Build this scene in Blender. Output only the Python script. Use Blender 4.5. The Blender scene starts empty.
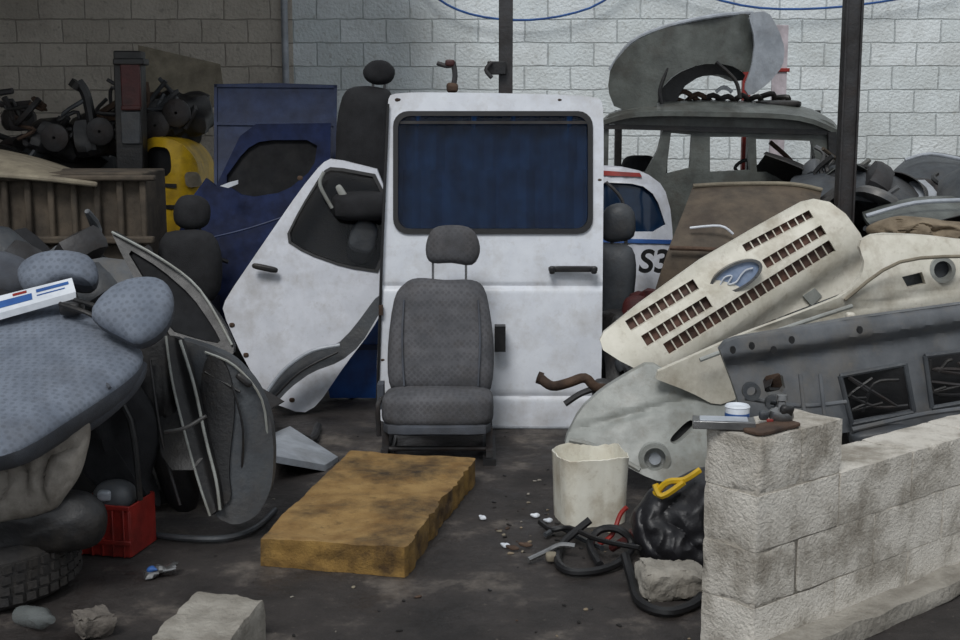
import bpy,bmesh,math,random
from math import sin,cos,pi,radians,exp
from mathutils import Vector,Matrix,noise
from mathutils.geometry import tessellate_polygon
random.seed(11)
# ---------- unprojection helpers (camera at 1.6 m, 9.1 deg down) : image pixels to world at guessed depth or height ----------
F=1300.0;PIT=radians(9.1);H=1.6
cp,sp=cos(PIT),sin(PIT)
def P(u,v,d):
    a=(u-480)/F;b=(320-v)/F
    y=cp+b*sp;z=b*cp-sp
    return Vector((a*d/y,d,H+z*d/y))
def G(u,v,z=0.0):
    a=(u-480)/F;b=(320-v)/F
    y=cp+b*sp;zd=b*cp-sp
    t=(z-H)/zd
    return Vector((a*t,y*t,z))
def S(r,g,b):
    f=lambda c:(c/255/12.92 if c/255<=.04045 else ((c/255+.055)/1.055)**2.4)
    return (f(r),f(g),f(b))
# ---------- materials ----------
def mat(name,c,c2=None,rough=.6,metal=0,scale=8,bump=.25,bscale=60,dirt=0,dirtc=(.035,.026,.018),dscale=3.5,pattern=None,alpha=1,coat=0,spec=.5):
    m=bpy.data.materials.new(name);m.use_nodes=True
    n=m.node_tree.nodes;l=m.node_tree.links
    b=n['Principled BSDF'];b.inputs['Metallic'].default_value=metal
    b.inputs['Alpha'].default_value=alpha;b.inputs['Coat Weight'].default_value=coat
    b.inputs['Specular IOR Level'].default_value=spec
    tc=n.new('ShaderNodeTexCoord')
    def nz(s,d=5,r=.6):
        x=n.new('ShaderNodeTexNoise');x.inputs['Scale'].default_value=s;x.inputs['Detail'].default_value=d
        x.inputs['Roughness'].default_value=r;l.new(tc.outputs['Object'],x.inputs['Vector']);return x
    def ramp(src,a,b_):
        r=n.new('ShaderNodeMapRange');r.inputs[1].default_value=a;r.inputs[2].default_value=b_;l.new(src,r.inputs[0]);return r.outputs[0]
    def mix(fac,A,B):
        x=n.new('ShaderNodeMix');x.data_type='RGBA'
        if isinstance(fac,(int,float)): x.inputs[0].default_value=fac
        else: l.new(fac,x.inputs[0])
        for i,q in ((6,A),(7,B)):
            if isinstance(q,tuple): x.inputs[i].default_value=(*q,1)
            else: l.new(q,x.inputs[i])
        return x.outputs[2]
    if c2 is None: c2=tuple(x*.65 for x in c)
    col=mix(ramp(nz(scale).outputs[0],.35,.65),c,c2)
    bh=nz(bscale).outputs[0]
    if pattern=='fabric':
        mp=n.new('ShaderNodeMapping');mp.inputs['Rotation'].default_value=(0,radians(45),0);l.new(tc.outputs['Object'],mp.inputs[0])
        vo=n.new('ShaderNodeTexVoronoi');vo.inputs['Scale'].default_value=48;vo.inputs['Randomness'].default_value=0.15
        l.new(mp.outputs[0],vo.inputs['Vector'])
        f=ramp(vo.outputs['Distance'],.5,.28)
        mm=n.new('ShaderNodeMath');mm.operation='MULTIPLY';mm.inputs[1].default_value=.42;l.new(f,mm.inputs[0])
        col=mix(mm.outputs[0],col,tuple(x*.4 for x in c))
    if pattern=='rib':
        wv=n.new('ShaderNodeTexWave');wv.inputs['Scale'].default_value=9;l.new(tc.outputs['Object'],wv.inputs['Vector']);bh=wv.outputs[0]
    if dirt>0:
        f=ramp(nz(dscale,9,.68).outputs[0],.48,.68)
        mm=n.new('ShaderNodeMath');mm.operation='MULTIPLY';mm.inputs[1].default_value=dirt;l.new(f,mm.inputs[0])
        col=mix(mm.outputs[0],col,dirtc)
        f=ramp(nz(dscale*6,6,.7).outputs[0],.56,.72)
        mm=n.new('ShaderNodeMath');mm.operation='MULTIPLY';mm.inputs[1].default_value=dirt*.6;l.new(f,mm.inputs[0])
        col=mix(mm.outputs[0],col,dirtc)
    l.new(col,b.inputs['Base Color'])
    rr_=n.new('ShaderNodeMapRange');l.new(nz(scale*2).outputs[0],rr_.inputs[0])
    rr_.inputs[3].default_value=max(0,rough-.12);rr_.inputs[4].default_value=min(1,rough+.12);l.new(rr_.outputs[0],b.inputs['Roughness'])
    if bump>0:
        bp=n.new('ShaderNodeBump');bp.inputs['Strength'].default_value=bump;bp.inputs['Distance'].default_value=.01
        l.new(bh,bp.inputs['Height']);l.new(bp.outputs[0],b.inputs['Normal'])
    return m
white=mat('white_van_paint',S(222,226,233),S(210,214,222),rough=.38,bump=.03,dirt=.35,dirtc=S(150,140,126),dscale=5)
white2=mat('white_door_paint',S(212,215,223),S(196,199,207),rough=.4,bump=.03,dirt=.4,dirtc=S(136,128,116),dscale=5)
rub=mat('black_rubber',S(26,26,28),rough=.5,bump=.15)
blk=mat('black_plastic',S(34,34,36),S(20,20,22),rough=.45,dirt=.35,dirtc=S(72,65,56))
dgrey=mat('dark_grey_plastic',S(96,99,103),S(76,79,83),rough=.45,dirt=.5,dirtc=S(116,108,96),bump=.1)
shell=mat('charcoal_trim',S(70,74,78),S(52,55,60),rough=.5,dirt=.4,dirtc=S(90,84,76))
mgrey=mat('grey_bumper_plastic',S(158,161,157),S(132,135,131),rough=.45,dirt=.6,dirtc=S(104,96,82),bump=.12,dscale=5)
cream=mat('cream_bumper_paint',S(220,216,204),S(202,198,184),rough=.4,dirt=.55,dirtc=S(140,126,104),bump=.1,dscale=5)
lgrey=mat('light_grey_paint',S(176,182,190),S(146,152,160),rough=.35,dirt=.4,dirtc=S(96,90,82))
carg=mat('grey_car_paint',S(98,102,98),S(72,75,72),rough=.4,dirt=.6,dirtc=S(62,54,45))
fab=mat('blue_grey_seat_fabric',S(116,124,137),S(98,106,119),rough=.9,pattern='fabric',bump=.3,bscale=220,dirt=.35,dirtc=S(66,62,60))
fabc=mat('grey_seat_fabric',S(96,96,100),S(76,77,81),rough=.9,pattern='fabric',bump=.3,bscale=220,dirt=.5,dirtc=S(60,54,48))
fabs=mat('plain_seat_side',S(82,86,94),S(66,70,78),rough=.9,bump=.3,bscale=200,dirt=.5,dirtc=S(58,54,50))
fabk=mat('dark_seat_fabric',S(38,39,42),S(26,26,29),rough=.95,bump=.3,bscale=150)
glass=mat('tinted_glass',S(8,12,18),rough=.04,bump=0,alpha=.34)
dglass=mat('dark_glass',S(14,17,22),rough=.1,bump=0)
mglass=mat('dusty_dark_glass',S(20,22,26),S(14,15,18),rough=.75,bump=0,spec=.25,dirt=.3,dirtc=S(50,48,46))
curt=mat('blue_curtain',S(40,94,158),S(26,70,126),rough=.85,bump=.1,dirt=.4,dirtc=S(24,44,74))
chrome=mat('worn_metal',S(150,150,150),S(110,110,110),rough=.3,metal=.8,bump=.1)
steel=mat('dark_steel',S(64,64,66),S(46,44,44),rough=.55,metal=.3,dirt=.5,dirtc=S(62,46,38))
rust=mat('rusty_steel',S(92,72,58),S(54,42,36),rough=.8,metal=.2,bump=.5)
brown=mat('rusty_brown_panel',S(92,80,66),S(68,60,51),rough=.7,dirt=.6,dirtc=S(54,41,32))
tbrown=mat('dusty_brown_box',S(88,78,66),S(62,56,49),rough=.85,dirt=.6,dirtc=S(44,35,28))
navy=mat('navy_blue_sheet',S(20,46,92),S(13,32,68),rough=.5,dirt=.4,dirtc=S(18,26,44),bump=.1)
navyd=mat('dark_navy_paint',S(15,34,76),S(9,20,48),rough=.7,spec=.25,dirt=.4,dirtc=S(22,24,34),bump=.03)
blue=mat('blue_paint',S(26,86,166),S(18,62,124),rough=.35,dirt=.3,bump=.03)
yell=mat('yellow_paint',S(206,168,34),S(172,138,28),rough=.35,dirt=.5,bump=.03)
red=mat('red_plastic',S(156,42,34),S(116,28,24),rough=.5,bump=.1,dirt=.3)
dred=mat('dark_red_paint',S(76,26,24),S(48,18,18),rough=.5)
beige=mat('dusty_beige',S(142,134,116),S(114,106,92),rough=.8,dirt=.5,dirtc=S(78,68,56))
sack=mat('dirty_sack_cloth',S(150,144,136),S(112,106,98),rough=.95,bump=.3,bscale=150,dirt=.6,dirtc=S(76,67,58),dscale=6)
foam=mat('yellow_foam',S(156,126,78),S(124,94,52),rough=.95,bump=.6,bscale=90,dirt=1,dirtc=S(48,37,25),dscale=3.0)
foams=mat('foam_cut_side',S(150,118,62),S(114,86,42),rough=.95,bump=.6,bscale=120,dirt=.9,dirtc=S(58,42,25),dscale=6)
plas=mat('white_bucket_plastic',S(230,228,216),S(212,207,192),rough=.4,bump=.1,dirt=.5,dirtc=S(140,120,90),dscale=7)
conc=mat('concrete',S(160,155,146),S(130,125,116),rough=.95,bump=1,bscale=50,dirt=.4,dirtc=S(92,84,74))
dconc=mat('dark_concrete',S(110,104,97),S(84,78,73),rough=.95,bump=1,bscale=50,dirt=.5,dirtc=S(58,52,46))
blkwh=mat('whitewashed_block',S(216,211,202),S(186,180,170),rough=.98,bump=1,bscale=95,scale=5,dirt=.85,dirtc=S(134,127,116),dscale=5,spec=.1)
mort=mat('block_mortar',S(206,200,190),S(176,169,158),rough=.98,bump=1,bscale=80,dirt=.6,dirtc=S(140,133,122),spec=.1)
tyre=mat('tyre_rubber',S(50,49,50),S(36,35,36),rough=.8,bump=.4,dirt=.4,dirtc=S(78,71,62))
earth=mat('dark_heap_dirt',S(34,31,30),S(20,19,18),rough=.95,bump=.8,bscale=20)
paper_glint=mat('white_paper_and_glint',S(220,224,230),S(190,196,204),rough=.6,bump=.05)
bluep=mat('blue_print',S(52,96,160),S(38,74,134),rough=.5,bump=.05)
tan=mat('tan_rag',S(140,126,106),S(104,92,76),rough=.95,bump=.5)
bagm=mat('black_bag',S(34,34,38),S(24,24,27),rough=.45,bump=.5,bscale=25)
slat=mat('brown_grille_mesh',S(96,66,54),S(60,46,40),rough=.7)
# ---------- mesh builder ----------
def cr(pts,n=5,closed=False):
    pts=[Vector(p) for p in pts];out=[];N=len(pts)
    rng=range(N) if closed else range(N-1)
    for i in rng:
        g=(lambda k:pts[k%N]) if closed else (lambda k:pts[max(0,min(N-1,k))])
        a,b,c,d=g(i-1),g(i),g(i+1),g(i+2)
        for j in range(n):
            t=j/n
            out.append(.5*((2*b)+(c-a)*t+(2*a-5*b+4*c-d)*t*t+(3*b-a-3*c+d)*t**3))
    if not closed: out.append(pts[-1])
    return out
def sm(pts,k=2):
    pts=[(p[0],p[1]) for p in pts]
    for _ in range(k):
        o=[]
        for i in range(len(pts)):
            a=pts[i];b=pts[(i+1)%len(pts)]
            o.append((a[0]*.8+b[0]*.2,a[1]*.8+b[1]*.2));o.append((a[0]*.2+b[0]*.8,a[1]*.2+b[1]*.8))
        pts=o
    return pts
def rr(x0,y0,x1,y1,r,n=5):
    o=[]
    for cx,cy,a0 in ((x1-r,y0+r,-90),(x1-r,y1-r,0),(x0+r,y1-r,90),(x0+r,y0+r,180)):
        for k in range(n+1):
            a=radians(a0+90*k/n);o.append((cx+r*cos(a),cy+r*sin(a)))
    return o
def circ(cx,cy,rx,ry=None,n=20,rot=0):
    ry=ry or rx;c,s=cos(radians(rot)),sin(radians(rot))
    return [(cx+rx*cos(2*pi*k/n)*c-ry*sin(2*pi*k/n)*s,cy+rx*cos(2*pi*k/n)*s+ry*sin(2*pi*k/n)*c) for k in range(n)]
def inset(pts,k):
    cx=sum(p[0] for p in pts)/len(pts);cy=sum(p[1] for p in pts)/len(pts)
    return [(cx+(p[0]-cx)*k,cy+(p[1]-cy)*k) for p in pts]
def rotm(x=0,y=0,z=0):
    return (Matrix.Rotation(radians(z),3,'Z')@Matrix.Rotation(radians(y),3,'Y')@Matrix.Rotation(radians(x),3,'X'))
class M:
    def __init__(s): s.v=[];s.f=[];s.m=[];s.mats=[]
    def mi(s,m):
        if m not in s.mats: s.mats.append(m)
        return s.mats.index(m)
    def add(s,vs,fs,m):
        o=len(s.v);i=s.mi(m)
        s.v+= [Vector(x) for x in vs]
        for f in fs: s.f.append([k+o for k in f]);s.m.append(i)
    def box(s,c,sz,m,R=None,taper=1):
        c=Vector(c);R=R or Matrix.Identity(3);vs=[]
        for z in (-.5,.5):
            t=taper if z>0 else 1
            for x,y in ((-.5,-.5),(.5,-.5),(.5,.5),(-.5,.5)):
                vs.append(c+R@Vector((x*sz[0]*t,y*sz[1]*t,z*sz[2])))
        s.add(vs,[(3,2,1,0),(4,5,6,7),(0,1,5,4),(1,2,6,5),(2,3,7,6),(3,0,4,7)],m)
    def tube(s,pts,r,m,seg=8,smooth=4,closed=False,r2=None,cap=True):
        pts=[Vector(p) for p in pts]
        if smooth and len(pts)>2: pts=cr(pts,smooth,closed)
        N=len(pts);up=None;vs=[]
        for i,p in enumerate(pts):
            a=pts[(i-1)%N] if (i>0 or closed) else p
            b=pts[(i+1)%N] if (i<N-1 or closed) else p
            t=(b-a).normalized()
            if up is None: up=t.orthogonal().normalized()
            up=(up-t*up.dot(t)).normalized();w=t.cross(up)
            q=r if r2 is None else r+(r2-r)*i/(N-1)
            for k in range(seg):
                an=2*pi*k/seg;vs.append(p+(up*cos(an)+w*sin(an))*q)
        fs=[]
        for i in range(N if closed else N-1):
            j=(i+1)%N
            for k in range(seg):
                k2=(k+1)%seg;fs.append((i*seg+k,i*seg+k2,j*seg+k2,j*seg+k))
        if not closed and cap:
            fs.append(tuple(range(seg))[::-1]);fs.append(tuple((N-1)*seg+k for k in range(seg)))
        s.add(vs,fs,m)
    def rbox(s,c,sz,m,R=None,n=4,seg=24,rings=14,nz=0,ns=6,seed=0):
        c=Vector(c);R=R or Matrix.Identity(3);vs=[];fs=[]
        for i in range(rings+1):
            th=pi*i/rings
            for k in range(seg):
                ph=2*pi*k/seg
                d=Vector((sin(th)*cos(ph),sin(th)*sin(ph),cos(th)))
                q=(abs(d.x)**n+abs(d.y)**n+abs(d.z)**n)**(1/n)
                d=d/q
                p=Vector((d.x*sz[0]/2,d.y*sz[1]/2,d.z*sz[2]/2))
                if nz: p+=p.normalized()*nz*noise.noise(p*ns+Vector((seed,seed*2.3,1)))
                vs.append(c+R@p)
        for i in range(rings):
            for k in range(seg):
                k2=(k+1)%seg;fs.append((i*seg+k,(i+1)*seg+k,(i+1)*seg+k2,i*seg+k2))
        s.add(vs,fs,m)
    def panel(s,out,holes,df,th,m,grid=14,ul=(),vl=(),off=None):
        D=df if callable(df) else (lambda u,v:df)
        loops=[out]+list(holes)
        V3=[[Vector((p[0],p[1],0)) for p in l] for l in loops]
        tris=tessellate_polygon(V3)
        bm=bmesh.new();vs=[bm.verts.new(c) for l in V3 for c in l]
        for t in tris:
            try: bm.faces.new([vs[i] for i in t])
            except Exception: pass
        us=[p[0] for p in out];vv=[p[1] for p in out]
        if grid:
            cuts=[((k,0,0),(1,0,0)) for k in range(int(min(us))+3,int(max(us)),grid)]+[((0,k,0),(0,1,0)) for k in range(int(min(vv))+3,int(max(vv)),grid)]
        else: cuts=[]
        cuts+=[((k,0,0),(1,0,0)) for k in ul]+[((0,k,0),(0,1,0)) for k in vl]
        for co,no in cuts:
            bmesh.ops.bisect_plane(bm,geom=bm.verts[:]+bm.edges[:]+bm.faces[:],plane_co=co,plane_no=no)
        bmesh.ops.remove_doubles(bm,verts=bm.verts[:],dist=.01)
        bm.verts.ensure_lookup_table();bm.verts.index_update()
        N=len(bm.verts);off=Vector(off) if off else Vector((0,th,0))
        fr=[P(v.co.x,v.co.y,D(v.co.x,v.co.y)) for v in bm.verts]
        fs=[[v.index for v in f.verts] for f in bm.faces]
        allf=fs+[[k+N for k in f[::-1]] for f in fs]
        for e in bm.edges:
            if len(e.link_faces)==1:
                a,b=e.verts[0].index,e.verts[1].index;allf.append([a,b,b+N,a+N])
        bm.free()
        s.add(fr+[p+off for p in fr],allf,m)
    def pillow(s,out,df,tf,tb,m,p=3.0,q=2.0,K=9,nz=0,ns=8,side=None,smooth=3,n=None,dent=None,fold=0,fdir=(1,0,.6),ff=40):
        D=df if callable(df) else (lambda u,v:df)
        o=cr([Vector((a,b,0)) for a,b in out],smooth,True) if smooth else [Vector((a,b,0)) for a,b in out]
        s.pillow3([P(x.x,x.y,D(x.x,x.y)) for x in o],tf,tb,m,p,q,K,nz,ns,side,n,dent,fold,fdir,ff)
    def pillow3(s,ring,tf,tb,m,p=3.0,q=2.0,K=9,nz=0,ns=8,side=None,n=None,dent=None,fold=0,fdir=(1,0,.6),ff=40):
        N=len(ring);c=sum(ring,Vector())/N;fdir=Vector(fdir).normalized()
        if n is None:
            n=Vector()
            for i in range(N): n+=(ring[i]-c).cross(ring[(i+1)%N]-c)
            n.normalize()
            if n.dot(Vector((0,0,H))-c)<0: n=-n
        else: n=Vector(n).normalized()
        def lay(T,sg):
            vs=[]
            for k in range(K,-1,-1):
                t=sin(k/K*pi/2)
                h=T*max(0,1-t**p)**(1/q)
                for r in ring:
                    hh=h
                    if dent and sg>0: hh*=dent(t)
                    v=c+(r-c)*t+n*sg*hh
                    if nz:
                        f1=noise.noise(v*ns)+.6*(1-abs(noise.noise(v*ns*1.8))*3)*.5
                        v+=n*nz*f1*(1-t**6)
                        v+=(r-c).normalized()*nz*.4*t*noise.noise(v*ns*1.4+Vector((5,5,5)))
                    if fold:
                        w=v.dot(fdir)*ff+5*noise.noise(v*4)+2*noise.noise(v*9+Vector((3,3,3)))
                        v+=n*fold*(abs(sin(w))**.7-.5)*(.5+noise.noise(v*5+Vector((0,7,0))))*(1-t**8)
                    vs.append(v)
            fs=[]
            for k in range(K):
                for i in range(N):
                    j=(i+1)%N;fs.append((k*N+i,k*N+j,(k+1)*N+j,(k+1)*N+i))
            return vs,fs
        a,b=lay(tf,1);s.add(a,b,m)
        a,b=lay(tb,-1);s.add(a,b,side or m)
    def loft(s,rows,m,th=.01,sub=4,off=None,wav=0):
        rows=[cr(r,sub) for r in rows]
        cols=list(zip(*rows));cols=[cr(c,sub) for c in cols];rows=list(zip(*cols))
        R,C=len(rows),len(rows[0])
        if off is None:
            a=(rows[0][-1]-rows[0][0]).cross(rows[-1][0]-rows[0][0]).normalized()
            if a.dot(Vector((0,0,H))-rows[0][0])>0: a=-a
            off=a*th
        vs=[p+(Vector((0,0,noise.noise(p*5)*wav)) if wav else Vector()) for r in rows for p in r];n=len(vs)
        fs=[]
        for i in range(R-1):
            for j in range(C-1):
                q=(i*C+j,i*C+j+1,(i+1)*C+j+1,(i+1)*C+j);fs.append(q);fs.append(tuple(x+n for x in q[::-1]))
        bd=[i for i in range(C)]+[i*C+C-1 for i in range(1,R)]+[(R-1)*C+j for j in range(C-2,-1,-1)]+[i*C for i in range(R-2,0,-1)]
        for i in range(len(bd)):
            a,b=bd[i],bd[(i+1)%len(bd)];fs.append((a,b,b+n,a+n))
        s.add(vs+[p+Vector(off) for p in vs],fs,m)
    def lathe(s,c,prof,m,R=None,seg=28,ax=1):
        c=Vector(c);R=R or Matrix.Identity(3);vs=[];fs=[];N=len(prof)
        for r,z in prof:
            for k in range(seg):
                a=2*pi*k/seg;vs.append(c+R@Vector((r*cos(a),r*sin(a),z)))
        for i in range(N-1):
            for k in range(seg):
                k2=(k+1)%seg;fs.append((i*seg+k,i*seg+k2,(i+1)*seg+k2,(i+1)*seg+k))
        s.add(vs,fs,m)
    def build(s,name,bevel=0,ang=35,subs=0):
        me=bpy.data.meshes.new(name)
        c=Vector(((min(v.x for v in s.v)+max(v.x for v in s.v))/2,(min(v.y for v in s.v)+max(v.y for v in s.v))/2,min(v.z for v in s.v)))
        me.from_pydata([v-c for v in s.v],[],s.f)
        for m in s.mats: me.materials.append(m)
        me.polygons.foreach_set('material_index',s.m)
        bm=bmesh.new();bm.from_mesh(me)
        bmesh.ops.remove_doubles(bm,verts=bm.verts[:],dist=.0002)
        bmesh.ops.recalc_face_normals(bm,faces=bm.faces[:]);bm.to_mesh(me);bm.free()
        me.polygons.foreach_set('use_smooth',[True]*len(me.polygons))
        me.set_sharp_from_angle(angle=radians(ang));me.update()
        o=bpy.data.objects.new(name,me);o.location=c;bpy.context.collection.objects.link(o)
        if bevel:
            b=o.modifiers.new('bevel','BEVEL');b.width=bevel;b.segments=2;b.limit_method='ANGLE';b.angle_limit=radians(40)
        return o
# ---------- scrap generator ----------
def scrap(mb,n,xr,yr,hf,mats,sc=1.0,zmin=0):
    for _ in range(n):
        x=random.uniform(*xr);y=random.uniform(*yr);h=hf(x,y)
        if h<.05: continue
        z=max(.04,h*random.uniform(.75,1.02));c=Vector((x,y,z))
        R=rotm(random.uniform(-50,50),random.uniform(-50,50),random.uniform(0,360))
        m=random.choice(mats);k=random.choice(['sheet','sheet','pipe','box','disc','arc','engine'])
        a=random.uniform(.12,.3)*sc
        if k=='sheet':
            rows=[[c+R@Vector((i*a*.7,j*a*.9,-.25*a*(i*i+j*j)+random.uniform(-.02,.02))) for j in (-1,-.3,.3,1)] for i in (-1,-.4,.4,1)]
            mb.loft(rows,m,th=.006,sub=3)
        elif k=='pipe':
            mb.tube([c+R@Vector((t*a*1.6,random.uniform(-.06,.06),random.uniform(-.05,.05))) for t in (-1,-.5,0,.5,1)],random.uniform(.01,.025),m,seg=7,smooth=3)
        elif k=='box': mb.rbox(c,(a*1.3,a*.8,a*.5),m,R,n=6,seg=16,rings=10)
        elif k=='disc': mb.lathe(c,[(.02,0),(a*.5,0),(a*.5,.03),(a*.45,.05),(.05,.06),(.02,.06)],m,R,seg=18)
        elif k=='arc': mb.tube([c+R@Vector((a*cos(t),a*sin(t),0)) for t in (0,.6,1.2,1.8,2.4,3)],.016,m,seg=6,smooth=3)
        else:
            mb.rbox(c,(a*.9,a*.7,a*.6),m,R,n=5,seg=14,rings=8)
            for q in range(3): mb.tube([c+R@Vector((a*(.1*q-.1),a*.3,0)),c+R@Vector((a*(.2*q-.2),a*.6,a*.3)),c+R@Vector((a*.5,a*.5,a*.5))],.012*sc,m,seg=6,smooth=3)
def mound(mb,xr,yr,hf,m,n=26):
    vs=[];fs=[]
    for i in range(n+1):
        for j in range(n+1):
            x=xr[0]+(xr[1]-xr[0])*i/n;y=yr[0]+(yr[1]-yr[0])*j/n
            vs.append((x,y,max(-.01,hf(x,y)*.82+.05*noise.noise(Vector((x*4,y*4,0)))-.03)))
    for i in range(n):
        for j in range(n): fs.append((i*(n+1)+j,(i+1)*(n+1)+j,(i+1)*(n+1)+j+1,i*(n+1)+j+1))
    mb.add(vs,fs,m)
# ================= ROOM =================
def plane(name,vs,m,cuts=0):
    me=bpy.data.meshes.new(name);me.from_pydata(vs,[],[(0,1,2,3)]);me.materials.append(m)
    o=bpy.data.objects.new(name,me);bpy.context.collection.objects.link(o);return o
def wallmat(name,c1,c2,mort,axis='x',stain=S(150,146,138),sf=.5):
    m=bpy.data.materials.new(name);m.use_nodes=True;n=m.node_tree.nodes;l=m.node_tree.links;b=n['Principled BSDF']
    tc=n.new('ShaderNodeTexCoord');sx=n.new('ShaderNodeSeparateXYZ');l.new(tc.outputs['Object'],sx.inputs[0])
    cb=n.new('ShaderNodeCombineXYZ');l.new(sx.outputs['X' if axis=='x' else 'Y'],cb.inputs[0]);l.new(sx.outputs['Z'],cb.inputs[1])
    nd=n.new('ShaderNodeTexNoise');nd.inputs['Scale'].default_value=6;l.new(tc.outputs['Object'],nd.inputs['Vector'])
    vm=n.new('ShaderNodeVectorMath');vm.operation='MULTIPLY_ADD';vm.inputs[1].default_value=(.025,.025,0);l.new(nd.outputs['Color'],vm.inputs[0]);l.new(cb.outputs[0],vm.inputs[2])
    br=n.new('ShaderNodeTexBrick');l.new(vm.outputs[0],br.inputs['Vector'])
    br.inputs['Scale'].default_value=1;br.inputs['Brick Width'].default_value=.4;br.inputs['Row Height'].default_value=.2
    br.inputs['Mortar Size'].default_value=.008;br.inputs['Mortar Smooth'].default_value=.6;br.inputs['Bias'].default_value=0
    br.inputs['Color1'].default_value=(*c1,1);br.inputs['Color2'].default_value=(*c2,1);br.inputs['Mortar'].default_value=(*mort,1)
    n2=n.new('ShaderNodeTexNoise');n2.inputs['Scale'].default_value=1.6;n2.inputs['Detail'].default_value=10;n2.inputs['Roughness'].default_value=.75;l.new(tc.outputs['Object'],n2.inputs['Vector'])
    mr=n.new('ShaderNodeMapRange');mr.inputs[1].default_value=.43;mr.inputs[2].default_value=.66;mr.inputs[4].default_value=sf;l.new(n2.outputs[0],mr.inputs[0])
    mx=n.new('ShaderNodeMix');mx.data_type='RGBA';l.new(mr.outputs[0],mx.inputs[0]);l.new(br.outputs[0],mx.inputs[6]);mx.inputs[7].default_value=(*stain,1)
    n4=n.new('ShaderNodeTexNoise');n4.inputs['Scale'].default_value=18;n4.inputs['Detail'].default_value=8;l.new(tc.outputs['Object'],n4.inputs['Vector'])
    mr4=n.new('ShaderNodeMapRange');mr4.inputs[1].default_value=.58;mr4.inputs[2].default_value=.7;mr4.inputs[4].default_value=.55;l.new(n4.outputs[0],mr4.inputs[0])
    mx4=n.new('ShaderNodeMix');mx4.data_type='RGBA';l.new(mr4.outputs[0],mx4.inputs[0]);l.new(mx.outputs[2],mx4.inputs[6]);mx4.inputs[7].default_value=(*stain,1)
    l.new(mx4.outputs[2],b.inputs['Base Color']);b.inputs['Roughness'].default_value=.9
    n3=n.new('ShaderNodeTexNoise');n3.inputs['Scale'].default_value=40;l.new(tc.outputs['Object'],n3.inputs['Vector'])
    ad=n.new('ShaderNodeMath');ad.operation='MULTIPLY_ADD';ad.inputs[1].default_value=-1.2;l.new(br.outputs['Fac'],ad.inputs[0]);l.new(n3.outputs[0],ad.inputs[2])
    bp=n.new('ShaderNodeBump');bp.inputs['Distance'].default_value=.014;bp.inputs['Strength'].default_value=.7;l.new(ad.outputs[0],bp.inputs['Height']);l.new(bp.outputs[0],b.inputs['Normal'])
    return m
wm=wallmat('painted_block_wall',S(234,240,242),S(220,228,230),S(190,198,200),stain=S(176,178,174))
wmo=wallmat('shaded_dirty_block_wall',S(214,206,194),S(196,188,176),S(168,160,149),stain=S(150,142,131))  # left stretch: dirt and shade both mixed into a browner, darker colour
wml=wallmat('side_block_wall',S(170,162,150),S(155,148,136),S(130,123,112),'y')
YB=11.5
xl=-1.62
plane('wall_back',[(xl,YB,0),(7,YB,0),(7,YB,4.6),(xl,YB,4.6)],wm)
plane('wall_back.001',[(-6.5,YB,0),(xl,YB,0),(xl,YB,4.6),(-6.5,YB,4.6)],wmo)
plane('wall_left',[(-6.5,3,0),(-6.5,YB,0),(-6.5,YB,4.6),(-6.5,3,4.6)],wml)
plane('wall_right',[(7,5,0),(7,YB,0),(7,YB,4.6),(7,5,4.6)],wml)
cm=mat('corrugated_shade_roof',S(90,85,80),rough=.8,pattern='rib')
plane('shade_ceiling',[(-6.5,6.1,3.7),(-.7,6.1,3.7),(-.7,YB,3.7),(-6.5,YB,3.7)],cm)  # unseen partial ceiling, extent shaped to shade the back left
# floor
fm=bpy.data.materials.new('oily_dirt_floor');fm.use_nodes=True;n=fm.node_tree.nodes;l=fm.node_tree.links;b=n['Principled BSDF']
tc=n.new('ShaderNodeTexCoord')
def fn(s,d=8,r=.65):
    x=n.new('ShaderNodeTexNoise');x.inputs['Scale'].default_value=s;x.inputs['Detail'].default_value=d;x.inputs['Roughness'].default_value=r;l.new(tc.outputs['Object'],x.inputs['Vector']);return x.outputs[0]
r1=n.new('ShaderNodeValToRGB');l.new(fn(2.2,10,.7),r1.inputs[0])
e=r1.color_ramp.elements;e[0].position=.36;e[0].color=(*S(34,31,30),1);e[1].position=.7;e[1].color=(*S(118,110,102),1)
x=e.new(.54);x.color=(*S(56,51,49),1)
r2=n.new('ShaderNodeValToRGB');l.new(fn(45,3),r2.inputs[0]);e=r2.color_ramp.elements;e[0].position=.66;e[0].color=(0,0,0,1);e[1].position=.74;e[1].color=(.35,.35,.35,1)
mx=n.new('ShaderNodeMix');mx.data_type='RGBA';l.new(r2.outputs[0],mx.inputs[0]);l.new(r1.outputs[0],mx.inputs[6]);mx.inputs[7].default_value=(*S(150,140,128),1)
l.new(mx.outputs[2],b.inputs['Base Color'])
mr=n.new('ShaderNodeMapRange');mr.inputs[1].default_value=.35;mr.inputs[2].default_value=.6;mr.inputs[3].default_value=.3;mr.inputs[4].default_value=.9;l.new(fn(2.5),mr.inputs[0]);l.new(mr.outputs[0],b.inputs['Roughness'])
bp=n.new('ShaderNodeBump');bp.inputs['Strength'].default_value=.7;bp.inputs['Distance'].default_value=.025;l.new(fn(14,10,.7),bp.inputs['Height']);l.new(bp.outputs[0],b.inputs['Normal'])
plane('floor',[(-9,-4,0),(9,-4,0),(9,YB,0),(-9,YB,0)],fm)
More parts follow.
